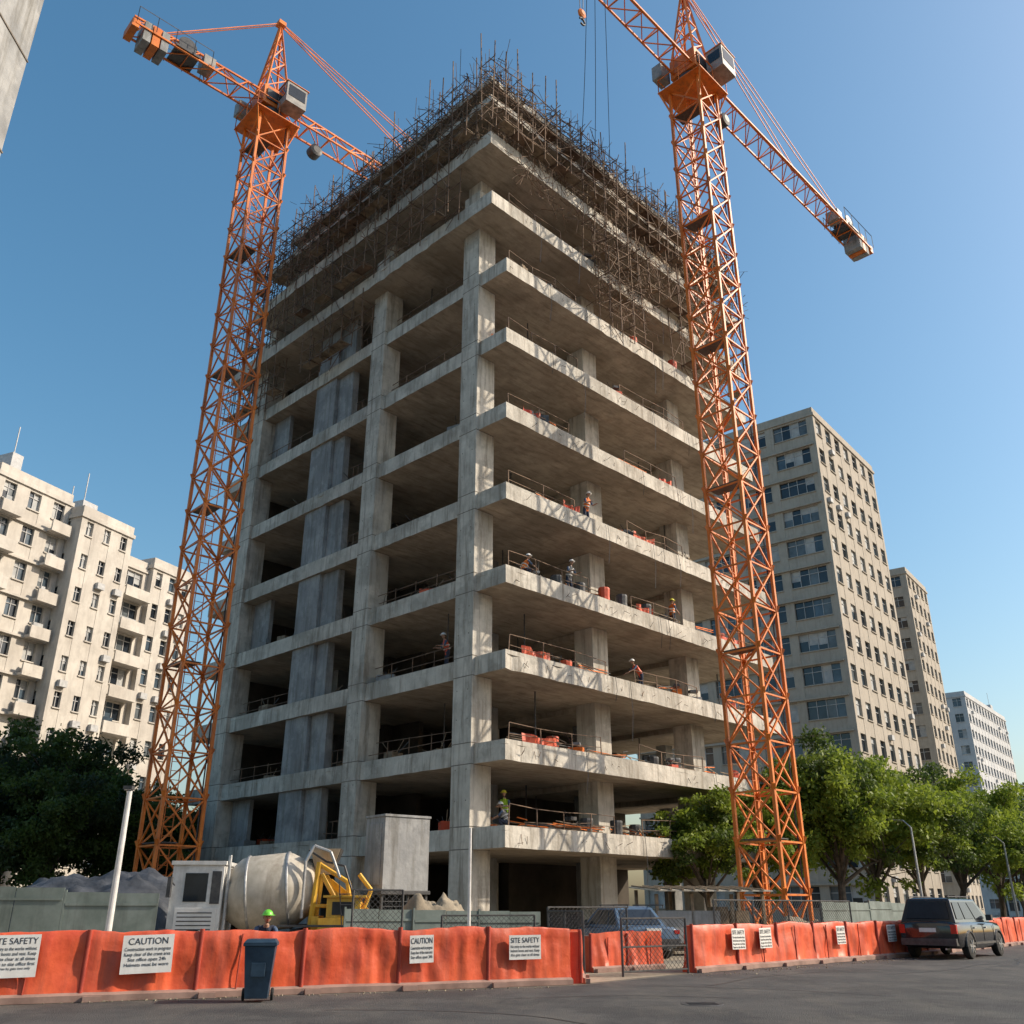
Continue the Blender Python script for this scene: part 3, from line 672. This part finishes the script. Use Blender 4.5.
# ---------------------------------------------------------------- cars
def car(x,y,rz,paint,Lc=4.8,Hc=1.8,name='parked_car',suv=True):
    E=empty(name,(x,y,.004),rz)
    b=.60*Hc; hood=.55*Hc if suv else .5*Hc
    st=[(0,.42,.70,b-.08,.80),(.06,.36,.72,b-.02,.90),(.5,.30,.74,b,.95),(1.5,.28,.74,b+.0,.96),(3.0,.28,.74,b-.02,.96),(3.55,.28,.73,b-.05,.95),(4.2,.30,.70,hood+.03,.93),(Lc-.12,.34,.66,hood-.10,.86),(Lc,.40,.62,hood-.25,.76)]
    mb=MB(); vs=[]
    for sx,zb,zs,zt,w in st:
        half=[(w*.9,zb),(w*.985,zb+.12),(w,zs),(w*.985,(zs+zt)/2+.05),(w*.93,zt-.03),(w*.80,zt+.015),(w*.35,zt+.045)]
        vs+=[(sx,-yy,zz) for yy,zz in half]+[(sx,yy,zz) for yy,zz in half[::-1]]
    n=14; fs=[]
    for i in range(len(st)-1):
        for j in range(n): fs.append((i*n+j,(i+1)*n+j,(i+1)*n+(j+1)%n,i*n+(j+1)%n))
    fs+=[tuple(range(n)),tuple(range((len(st)-1)*n,len(st)*n))[::-1]]
    mb.add(vs,fs,0); mb.obj('body',[paint],E,smooth=True,bevel=.03)
    g=MB(); xb0,xb1=.10,3.55; xt0,xt1=(.38,2.75); zt=Hc-.06; zb=b-.02
    if not suv: xb0,xt0,xt1=.7,1.35,2.6
    wb,wt=.86,.68
    def P(s,t,side):
        xx=(xb0+(xb1-xb0)*s)*(1-t)+(xt0+(xt1-xt0)*s)*t; yy=side*(wb*(1-t)+wt*t); return Vector((xx,yy,zb+(zt-zb)*t))
    hull=[P(0,0,-1),P(1,0,-1),P(1,0,1),P(0,0,1),P(0,1,-1),P(1,1,-1),P(1,1,1),P(0,1,1)]
    hull+= [Vector((xt0+.12,-.5,zt+.05)),Vector((xt1-.15,-.5,zt+.05)),Vector((xt1-.15,.5,zt+.05)),Vector((xt0+.12,.5,zt+.05))]
    g.add(hull,[(0,1,5,4),(1,2,6,5),(2,3,7,6),(3,0,4,7),(4,5,9,8),(5,6,10,9),(6,7,11,10),(7,4,8,11),(8,9,10,11)],0)
    g.obj('roof_and_pillars',[paint],E,bevel=.035,seg=3)
    w=MB()
    for side in (-1,1):
        for a,c in ((.05,.26),(.29,.56),(.59,.88)):
            q=[P(a,.14,side),P(c,.14,side),P(min(c,.9),.88,side),P(max(a,.03),.88,side)]
            nrm=Vector((0,side*.02,.004)); w.add([v+nrm for v in q],[(0,1,2,3)],0)
    for s,sg in ((0,-1),(1,1)):
        q=[P(s,.15,-.82),P(s,.15,.82),P(s,.9,.82),P(s,.9,-.82)]
        w.add([v+Vector((sg*.022,0,.006)) for v in q],[(0,1,2,3)],0)
    w.obj('windows',[gl1],E)
    d=MB()
    for xx in (.95,3.85):
        for side in (-1,1):
            y0=side*.97; y1=side*.74
            d.lathe((xx,y0,.37),(xx,y1,.37),[(0,.27),(.06,.35),(.25,.37),(.8,.37),(1,.33)],24,0)
            d.lathe((xx,side*.975,.37),(xx,side*.90,.37),[(0,.10),(.3,.235),(1,.235)],20,1)
            for k in range(6):
                a=k*math.pi/3; d.tube((xx,side*.982,.37),(xx+.21*math.cos(a),side*.982,.37+.21*math.sin(a)),.022,4,1)
            pp=[(xx+.43*math.cos(t),side*.955,.37+.43*math.sin(t)) for t in np.linspace(0,math.pi,11)]; d.poly(pp,.035,6,2)
    for side in (-1,1):
        d.box(-.015,.10,side*.80-.09,side*.80+.09,.74,b-.08,3)
        d.box(Lc-.16,Lc-.02,side*.66-.15,side*.66+.15,hood-.32,hood-.17,4)
        d.tube((.45,side*.62,zt+.08),(2.6,side*.62,zt+.08),.018,6,2)
        for q in (.5,1.5,2.5): d.tube((q,side*.62,zt-.02),(q,side*.62,zt+.08),.018,5,2)
        d.box(2.95,3.12,side*1.0-.09,side*1.0+.09,b+.02,b+.2,2)
        d.box(.9,3.9,side*.955-.02,side*.955+.02,.42,.48,2)
        for q in (1.25,2.35,3.4): d.box(q,q+.012,side*.962-.006,side*.962+.006,.5,b-.1,2)
        for q in (1.45,2.55): d.box(q,q+.16,side*.965-.02,side*.965+.02,b-.2,b-.165,5)
    d.box(-.09,.12,-.86,.86,.40,.60,2); d.box(-.10,-.092,-.6,.6,.50,.53,2); d.box(Lc-.1,Lc+.05,-.78,.78,.36,.55,2)
    d.box(-.022,0,-.26,.26,.78,.90,4); d.box(Lc-.02,Lc+.02,-.5,.5,.58,hood-.3,2)
    d.tube((.3,-.5,.3),(-.05,-.5,.3),.03,8,5)
    d.obj('wheels_and_trim',[rubber,steel,steeld,redl,paper,steel],E)
    return E
car(13.2,32.3,R(48),carblk,Lc=4.7,name='black_suv')
car(4.4,31.5,R(110),carblu,Hc=1.55,name='blue_car',suv=False)
# ---------------------------------------------------------------- concrete mixer truck
def mixer(x,y,rz):
    E=empty('concrete_mixer_truck',(x,y,.01),rz); m=MB()
    m.box(-2.55,-1.2,-.95,.95,.75,2.5,0); m.box(-2.6,-1.15,-1.0,1.0,2.502,2.6,0)
    m.box(-2.57,-2.551,-.8,.8,1.55,2.35,2); m.box(-2.2,-1.6,-.97,-.951,1.6,2.3,2)
    m.box(-2.38,-1.3,-.965,-.951,.85,1.45,6)
    for k in range(5): m.box(-2.3,-1.4,-.975,-.966,.92+k*.1,.945+k*.1,4)
    m.box(-1.5,-1.25,-.97,-.951,1.55,2.35,4)
    m.box(-2.75,-2.5,-.98,.98,.55,.95,4); 
    for s in (-.7,.7): m.box(-2.78,-2.751,s-.14,s+.14,.68,.84,6)
    m.tube((-2.45,-1.0,2.0),(-2.5,-1.25,2.1),.02,4,4); m.box(-2.56,-2.46,-1.38,-1.2,1.7,2.2,4)
    m.box(-2.6,2.6,-.45,.45,.55,.78,4)
    for xx in (-1.85,.9,1.85):
        for s in (-1,1):
            m.lathe((xx,s*1.0,.48),(xx,s*.68,.48),[(0,.38),(.1,.46),(.3,.48),(.9,.48),(1,.4)],22,3); m.lathe((xx,s*1.01,.48),(xx,s*.95,.48),[(0,.12),(.4,.26),(1,.26)],16,5)
    m.box(.35,2.4,-1.02,-.62,.99,1.04,4); m.box(.35,2.4,.62,1.02,.99,1.04,4)
    p0=Vector((-1.25,-.1,1.72));p1=Vector((1.2,-.1,1.98))
    m.lathe(p0,p1,[(0,.45),(.02,.6),(.2,.93),(.28,.97),(.7,.97),(.76,.93),(.97,.62),(1,.5)],40,1)
    for t,r in ((.26,.975),(.70,.975)):
        c=p0.lerp(p1,t);c2=p0.lerp(p1,t+.03); m.lathe(c,c2,[(0,r),(.2,r+.025),(.8,r+.025),(1,r)],40,5)
    for s in (-.7,.7):
        m.tube((1.15,s,.75),(1.3,s,2.6),.08,6,7); m.tube((2.4,s,.75),(1.4,s,2.3),.07,6,7); m.tube((1.3,s,2.55),(2.1,s,2.1),.06,6,7); m.tube((2.1,s,2.1),(2.35,s,.8),.06,6,7)
        m.tube((1.2,s,1.5),(2.3,s,1.5),.05,6,7)
    m.box(1.2,1.4,-.8,.8,.9,1.25,7); m.box(1.4,2.6,-1.0,.85,.78,1.2,7); m.box(1.6,2.5,-.98,.3,1.202,1.7,7); m.box(1.75,2.35,-1.0,-.981,1.28,1.6,2)
    m.box(1.5,2.65,-1.05,.5,1.702,1.76,7)
    v=[(1.0,-.6,2.95),(1.85,-.6,2.95),(1.85,.5,2.95),(1.0,.5,2.95),(1.2,-.25,2.3),(1.6,-.25,2.3),(1.6,.2,2.3),(1.2,.2,2.3)]
    m.add(v,[(0,4,5,1),(1,5,6,2),(2,6,7,3),(3,7,4,0)],1); m.add([(a*1.0+.02,b*.95,c) for a,b,c in v],[(0,1,5,4),(1,2,6,5),(2,3,7,6),(3,0,4,7)],4)
    m.add([(1.6,-.2,2.0),(1.6,.2,2.0),(2.9,.2,1.1),(2.9,-.2,1.1),(1.6,-.28,2.2),(1.6,.28,2.2),(2.9,.26,1.28),(2.9,-.26,1.28)],[(0,1,2,3),(0,3,7,4),(1,5,6,2),(3,2,1,0)],7)
    m.poly([(.95,-.95,1.2),(.95,-.95,2.6),(1.15,-.9,3.0),(1.6,-.85,2.85),(1.9,-.85,2.2)],.045,6,5)
    m.poly([(1.0,-.8,2.9),(1.5,-.8,2.6),(2.0,-.85,2.5),(2.3,-.9,1.75)],.03,6,4)
    m.poly([(2.45,-.5,1.1),(2.75,-.5,1.9),(2.4,-.5,2.3)],.06,6,7)
    m.lathe((-.85,.75,1.15),(-.05,.75,1.15),[(0,.2),(.1,.26),(.9,.26),(1,.2)],14,5)
    for s in (0,.35): m.tube((2.1+s,-1.1,.6),(1.9+s,-1.08,2.1),.02,4,4)
    for k in range(5): m.tube((2.07-.03*k,-1.1,.75+.26*k),(2.42-.03*k,-1.1,.75+.26*k),.018,4,4)
    m.tube((-1.1,-.8,.8),(-1.1,-.8,2.75),.05,8,5)
    ob=m.obj('truck',[white,beige,gl1,rubber,steeld,steel,paper,yellow],E,bevel=.02)
    for p in ob.data.polygons:
        if p.material_index==1 and len(p.vertices)==4: p.use_smooth=True
    ob.scale=(1.0,1,1.02)
mixer(-6.7,28.0,R(6))
def silo(x,y,rz):
    E=empty('site_hopper_container',(x,y,0),rz); m=MB()
    m.box(-.78,.78,-.55,.55,1.95,3.98,0); m.box(-.81,.81,-.58,.58,3.982,4.05,0)
    m.box(-.84,.84,-.6,.6,1.85,1.948,1)
    m.box(-.805,-.781,-.4,.4,2.1,3.8,0)
    for a in (-.75,.75):
        for b in (-.5,.5): m.tube((a,b,0),(a,b,1.86),.05,4,1)
    for k in range(13):
        m.tube((-.75+k*.123,-.5,.1),(-.75+k*.123,-.5,1.8),.012,3,1); 
        m.tube((-.75,-.5,.1+k*.13),(.75,-.5,.1+k*.13),.012,3,1)
    for k in range(9): m.tube((.75,-.5+k*.12,.1),(.75,-.5+k*.12,1.8),.012,3,1)
    m.obj('hopper',[concg,steeld],E,bevel=.015)
silo(-3.45,29.6,R(38))
def mound(name,x,y,sx,sy,h,mat,seed=0,n=50,rough=.5):
    mb=MB(); vs=[]
    for i in range(n+1):
        for j in range(n+1):
            a=i/n*2-1;b=j/n*2-1; f=max(0,1-(a*a+b*b)**1.2)**.6
            z=h*f*(.8+rough*noise.noise(Vector((a*1.8+seed,b*1.8,seed))))+.10*h*noise.noise(Vector((a*7,b*7,seed)))*f+.05*h*noise.noise(Vector((a*17,b*17,seed)))*f
            vs.append((a*sx,b*sy,max(0,z)+.012))
    fs=[(i*(n+1)+j,(i+1)*(n+1)+j,(i+1)*(n+1)+j+1,i*(n+1)+j+1) for i in range(n) for j in range(n)]
    mb.add(vs,fs,0); mb.obj(name,[mat],None,(x,y,0),0,smooth=True)
mound('tarpaulin_covered_pile',-12.2,30,4.2,2.0,2.9,tarp,3,rough=.25)
mound('sand_pile',-2.3,28.8,1.6,1.3,1.9,dirt,9); mound('rubble_pile',11,38,2,1.2,1.2,dirt,5)
def shelter(x,y,rz):
    E=empty('timber_site_shelter',(x,y,0),rz); m=MB()
    for a in (-2.0,-.7,.8,2.0):
        for b in (-.9,.9): m.box(a-.05,a+.05,b-.05,b+.05,0,2.0+.08*b,0)
    M=Matrix.Rotation(.06,4,'X')
    m.box(-2.2,2.2,-1.2,1.2,2.08,2.12,1,M)
    for k in range(10): m.box(-2.1+k*.43,-2.02+k*.43,-1.22,1.22,2.122,2.17,0,M)
    for k in range(26): 
        z=.15+.09*(k//4); m.box(-2.0+random.uniform(-.2,.2),1.6+random.uniform(-.3,.3),-.7+.3*(k%4),-.45+.3*(k%4),z,z+.07,0)
    for k in range(5): m.box(-2+k*.8,-1.5+k*.8,-.4,.2,.95,1.2+random.random()*.4,random.choice([0,2,3]))
    m.box(-2.0,.3,-.95,-.92,.4,1.4,2)
    m.obj('shelter',[plank,beige,concg,hoard],E)
shelter(6.6,35.5,R(15))
for (x,y) in ((3.6,36.5),(9.6,37.2),(1.0,34.5)):
    m=MB()
    for k in range(20): z=.1+.12*(k//4); m.box(-1.1+random.uniform(-.1,.1),1.1+random.uniform(-.1,.1),-.5+.26*(k%4),-.28+.26*(k%4),z,z+.09,random.choice([0,0,1]))
    m.obj('timber_stack',[plank,concg],None,(x,y,0),random.random()*2)
def bin_(x,y,rz):
    E=empty('wheelie_bin',(x,y,.004),rz); m=MB()
    def fr(z0,w0,d0,z1,w1,d1,mm=0): m.add([(-w0,-d0,z0),(w0,-d0,z0),(w0,d0,z0),(-w0,d0,z0),(-w1,-d1,z1),(w1,-d1,z1),(w1,d1,z1),(-w1,d1,z1)],[(0,3,2,1),(4,5,6,7),(0,1,5,4),(1,2,6,5),(2,3,7,6),(3,0,4,7)],mm)
    fr(.06,.19,.21,.88,.26,.30); fr(.88,.285,.325,.93,.285,.325); fr(.932,.28,.33,.985,.24,.27)
    m.box(-.12,.12,-.318,-.301,.4,.62,0)
    m.tube((-.22,.37,.93),(.22,.37,.93),.02,8); m.tube((-.2,.3,.91),(-.22,.37,.93),.02,6); m.tube((.2,.3,.91),(.22,.37,.93),.02,6)
    for s in (-1,1): m.lathe((s*.22,.22,.1),(s*.27,.22,.1),[(0,.09),(.2,.1),(.8,.1),(1,.09)],16,1)
    m.obj('bin',[binm,rubber],E,bevel=.015)
bin_(-4.42,18.05,R(10))
# ---------------------------------------------------------------- workers
def worker(x,y,z,rz,pose='stand',vest=hiv,helm=helmy,s=1.0,sleeve=None,name='construction_worker'):
    V=lambda *a:Vector(a)
    lean={'stand':.05,'lean':.75,'bend':1.0,'rail':.3,'crouch':.45,'walk':.12}[pose]
    hip=V(0,0,.93 if pose!='crouch' else .52)
    td=V(math.sin(lean),0,math.cos(lean))
    chest=hip+td*.36; neck=hip+td*.54; head=neck+(td*.5+V(.1,0,.5)).normalized()*.13
    J=[];Eg=[];Rr=[];Seg=[]
    def add(p,r,par,tag):
        J.append(p);Rr.append(r)
        if par is not None: Eg.append((par,len(J)-1)); Seg.append(tag)
        return len(J)-1
    ih=add(hip,.15,None,''); w_=add(hip+td*.18,.135,ih,'t'); c_=add(chest,.165,w_,'t'); n_=add(neck,.06,c_,'t'); hd=add(neck+(head-neck)*.6,.055,n_,'k')
    hands=[]
    for sd in (1,-1):
        hj=add(hip+V(0,sd*.1,-.06),.10,ih,'l')
        if pose=='crouch': kn=hip+V(.38,sd*.2,.05); an=V(.02,sd*.16,.09)
        elif pose=='walk': kn=hip+V(.12+sd*.12,sd*.1,-.44); an=V(sd*.28,sd*.1,.09)
        else: kn=hip+V(.05,sd*.13,-.45); an=V(-.03,sd*.15,.09)
        k_=add(kn,.065,hj,'l'); a_=add(an,.045,k_,'l'); f_=add(an+V(.17,sd*.02,-.045),.04,a_,'b')
        sh=chest+td*.11+V(0,sd*.19,0); s_=add(sh,.062,c_,'t')
        if pose in('lean','bend'): el=sh+V(.18,sd*.04,-.22); wr=el+V(.2,-sd*.02,-.1)
        elif pose=='rail': el=sh+V(.1,sd*.06,-.27); wr=el+V(.24,-sd*.03,.0)
        elif pose=='crouch': el=sh+V(.18,sd*.03,-.2); wr=el+V(.2,-sd*.06,-.1)
        elif pose=='walk': el=sh+V(-sd*.12,sd*.06,-.27); wr=el+V(.1-sd*.05,0,-.22)
        else: el=sh+V(.02,sd*.1,-.28); wr=el+V(.2,-sd*.05,-.12)
        e_=add(el,.043,s_,'a'); r_=add(wr,.03,e_,'f'); h_=add(wr+(wr-el).normalized()*.07,.028,r_,'h'); hands.append((wr,(wr-el).normalized(),sd))
    me=bpy.data.meshes.new('bodyraw'); me.from_pydata(J,Eg,[]); ob=bpy.data.objects.new('tmp',me); sc.collection.objects.link(ob)
    ob.modifiers.new('s','SKIN'); 
    for i,v in enumerate(me.skin_vertices[0].data): v.radius=(Rr[i],Rr[i]*(1.0 if i>3 else .8)); v.use_root=(i==0)
    u=ob.modifiers.new('u','SUBSURF'); u.levels=1;u.render_levels=1
    dg=bpy.context.evaluated_depsgraph_get(); m2=bpy.data.meshes.new_from_object(ob.evaluated_get(dg)); bpy.data.objects.remove(ob)
    m2.materials.clear()
    for q in (vest,navy,sleeve or shirt,skin,boot): m2.materials.append(q)
    tagm={'t':0,'k':3,'l':1,'b':4,'a':2,'f':3 if sleeve is None else 2,'h':3}
    for p in m2.polygons:
        p.use_smooth=True; best=9;bt='t'
        for (a,b),tg in zip(Eg,Seg):
            A=J[a];D=J[b]-A; t=max(0,min(1,(p.center-A).dot(D)/max(1e-9,D.dot(D)))); dd_=(p.center-(A+D*t)).length-(Rr[a]*(1-t)+Rr[b]*t)
            if dd_<best: best=dd_;bt=tg
        p.material_index=tagm[bt]
    E=empty(name,(x,y,z),rz); E.scale=(s,s,s)
    bo=bpy.data.objects.new('body',m2); sc.collection.objects.link(bo); bo.parent=E
    h=MB(); c=head+V(.015,0,.06)
    def ell(c,rx,ry,rz_,m,zmin=-1,n=14,k=10):
        vs=[];fs=[]
        for i in range(k+1):
            t=math.pi*i/k; zz=math.cos(t)
            if zz<zmin: break
            for j in range(n):
                a=2*math.pi*j/n; jaw=1-.22*max(0,-zz)
                vs.append((c.x+rx*math.sin(t)*math.cos(a)*jaw,c.y+ry*math.sin(t)*math.sin(a)*jaw,c.z+rz_*zz))
        rows=len(vs)//n
        for i in range(rows-1):
            for j in range(n): fs.append((i*n+j,(i+1)*n+j,(i+1)*n+(j+1)%n,i*n+(j+1)%n))
        h.add(vs,fs,m)
    ell(c,.098,.078,.12,0); ell(c+V(-.02,0,.012),.098,.084,.115,2,-.35)
    ell(c+V(.092,0,-.015),.022,.014,.025,0,n=8,k=6)
    for sd in (-1,1): ell(c+V(0,sd*.08,-.01),.02,.012,.032,0,n=8,k=6); ell(c+V(.083,sd*.03,.012),.012,.012,.008,2,n=6,k=4)
    ell(c+V(.084,0,-.055),.012,.025,.006,3,n=8,k=4)
    if helm is not hair:
        ell(c+V(0,0,.035),.128,.112,.115,1,0.0,n=20)
        h.lathe(c+V(.03,0,.032),c+V(.03,0,.042),[(0,.15),(1,.145)],20,1)
    h.obj('head_and_helmet',[skin,helm,hair,redl],E,smooth=True)
    f=MB()
    for wr,d,sd in hands:
        sidev=d.cross(V(0,0,1)).normalized(); dn=sidev.cross(d).normalized()
        if dn.z>0: dn=-dn
        base=wr+d*.075
        for i,(o,L) in enumerate(((-.03,.062),(-.01,.075),(.01,.07),(.03,.055))):
            a=base+sidev*o; b=a+d*L*.5+dn*.008; cc=b+d*L*.3+dn*.022; e=cc+d*L*.1+dn*.022
            f.tube(a-d*.03,b,.0095,6,0,.009);f.tube(b,cc,.009,6,0,.008);f.tube(cc,e,.008,6,0,.006)
        a=wr+d*.03-sidev*.03; f.tube(a,a+d*.03-sidev*.025,.012,6,0,.01); f.tube(a+d*.03-sidev*.025,a+d*.055-sidev*.03+dn*.01,.01,6,0,.007)
    if pose not in('lean','bend'):
        for k in (.12,.27):
            cc=hip+td*k; f.lathe(cc-td*.02,cc+td*.02,[(0,.165),(.5,.17),(1,.165)],16,1)
    f.obj('hands_and_bands',[skin,paper],E)
def WB(u,v,z,face,**k):
    p=W(u,v,z); worker(p.x,p.y,p.z,face,**k)
zf=lambda i:Z[i]-.18
fr_=R(-45)
WB(2.35,.35,zf(0),R(-110),pose='rail',vest=hiv,helm=helmy)
WB(1.9,-.2,zf(0),R(180),pose='crouch',vest=cabg,helm=helmw,s=.95)
WB(6.3,-1.2,zf(4),fr_,pose='rail',vest=hivo,helm=helmw)
WB(5.0,-1.1,zf(3),fr_,pose='rail',vest=cabg,helm=helmw)
WB(1.9,-1.1,zf(3),R(20),pose='crouch',vest=hivo,helm=helmw)
WB(10.2,-1.1,zf(2),R(200),pose='lean',vest=barro,helm=helmw)
WB(13.2,-1.1,zf(3),R(30),pose='stand',vest=hivo,helm=helmy)
WB(.75,2.4,zf(2),R(200),pose='rail',vest=barro,helm=helmw)
WB(15.3,-1.1,zf(0),R(250),pose='stand',vest=navy,helm=helmy)
worker(-4.95,20.25,0.008,R(-70),pose='bend',vest=navy,helm=helmg,sleeve=shirt,s=.95)
worker(24.0,44.0,0.004,R(60),pose='walk',vest=navy,helm=hair,name='pedestrian')
# ---------------------------------------------------------------- sky, sun, camera
AZ,EL_=88,34
w=bpy.data.worlds.new('World'); sc.world=w; w.use_nodes=True; nt=w.node_tree
sk=nt.nodes.new('ShaderNodeTexSky'); sk.sky_type='NISHITA'; sk.sun_disc=False; sk.sun_elevation=R(EL_); sk.sun_rotation=R(AZ); sk.air_density=1.3; sk.dust_density=2.4; sk.ozone_density=2.4
hs=nt.nodes.new('ShaderNodeHueSaturation'); hs.inputs['Saturation'].default_value=1.25; hs.inputs['Hue'].default_value=.488; hs.inputs['Value'].default_value=1.15
nt.links.new(sk.outputs[0],hs.inputs['Color']); nt.links.new(hs.outputs[0],nt.nodes['Background'].inputs[0]); nt.nodes['Background'].inputs[1].default_value=.15
S=Vector((math.sin(R(AZ))*math.cos(R(EL_)),math.cos(R(AZ))*math.cos(R(EL_)),math.sin(R(EL_))))
sl=bpy.data.lights.new('sun','SUN'); sl.energy=5; sl.angle=R(.5); sl.color=(1,.88,.71); so=bpy.data.objects.new('sun',sl); sc.collection.objects.link(so)
so.rotation_euler=S.to_track_quat('Z','Y').to_euler(); so.location=(60,20,80)
cam=bpy.data.cameras.new('camera'); co=bpy.data.objects.new('camera',cam); sc.collection.objects.link(co); sc.camera=co
co.location=(0,0,1.5); co.rotation_euler=(R(90+23.1),0,0); cam.lens=32.6; cam.sensor_width=36; cam.clip_end=8000
sc.view_settings.view_transform='Standard'; sc.view_settings.look='None'; sc.view_settings.exposure=0
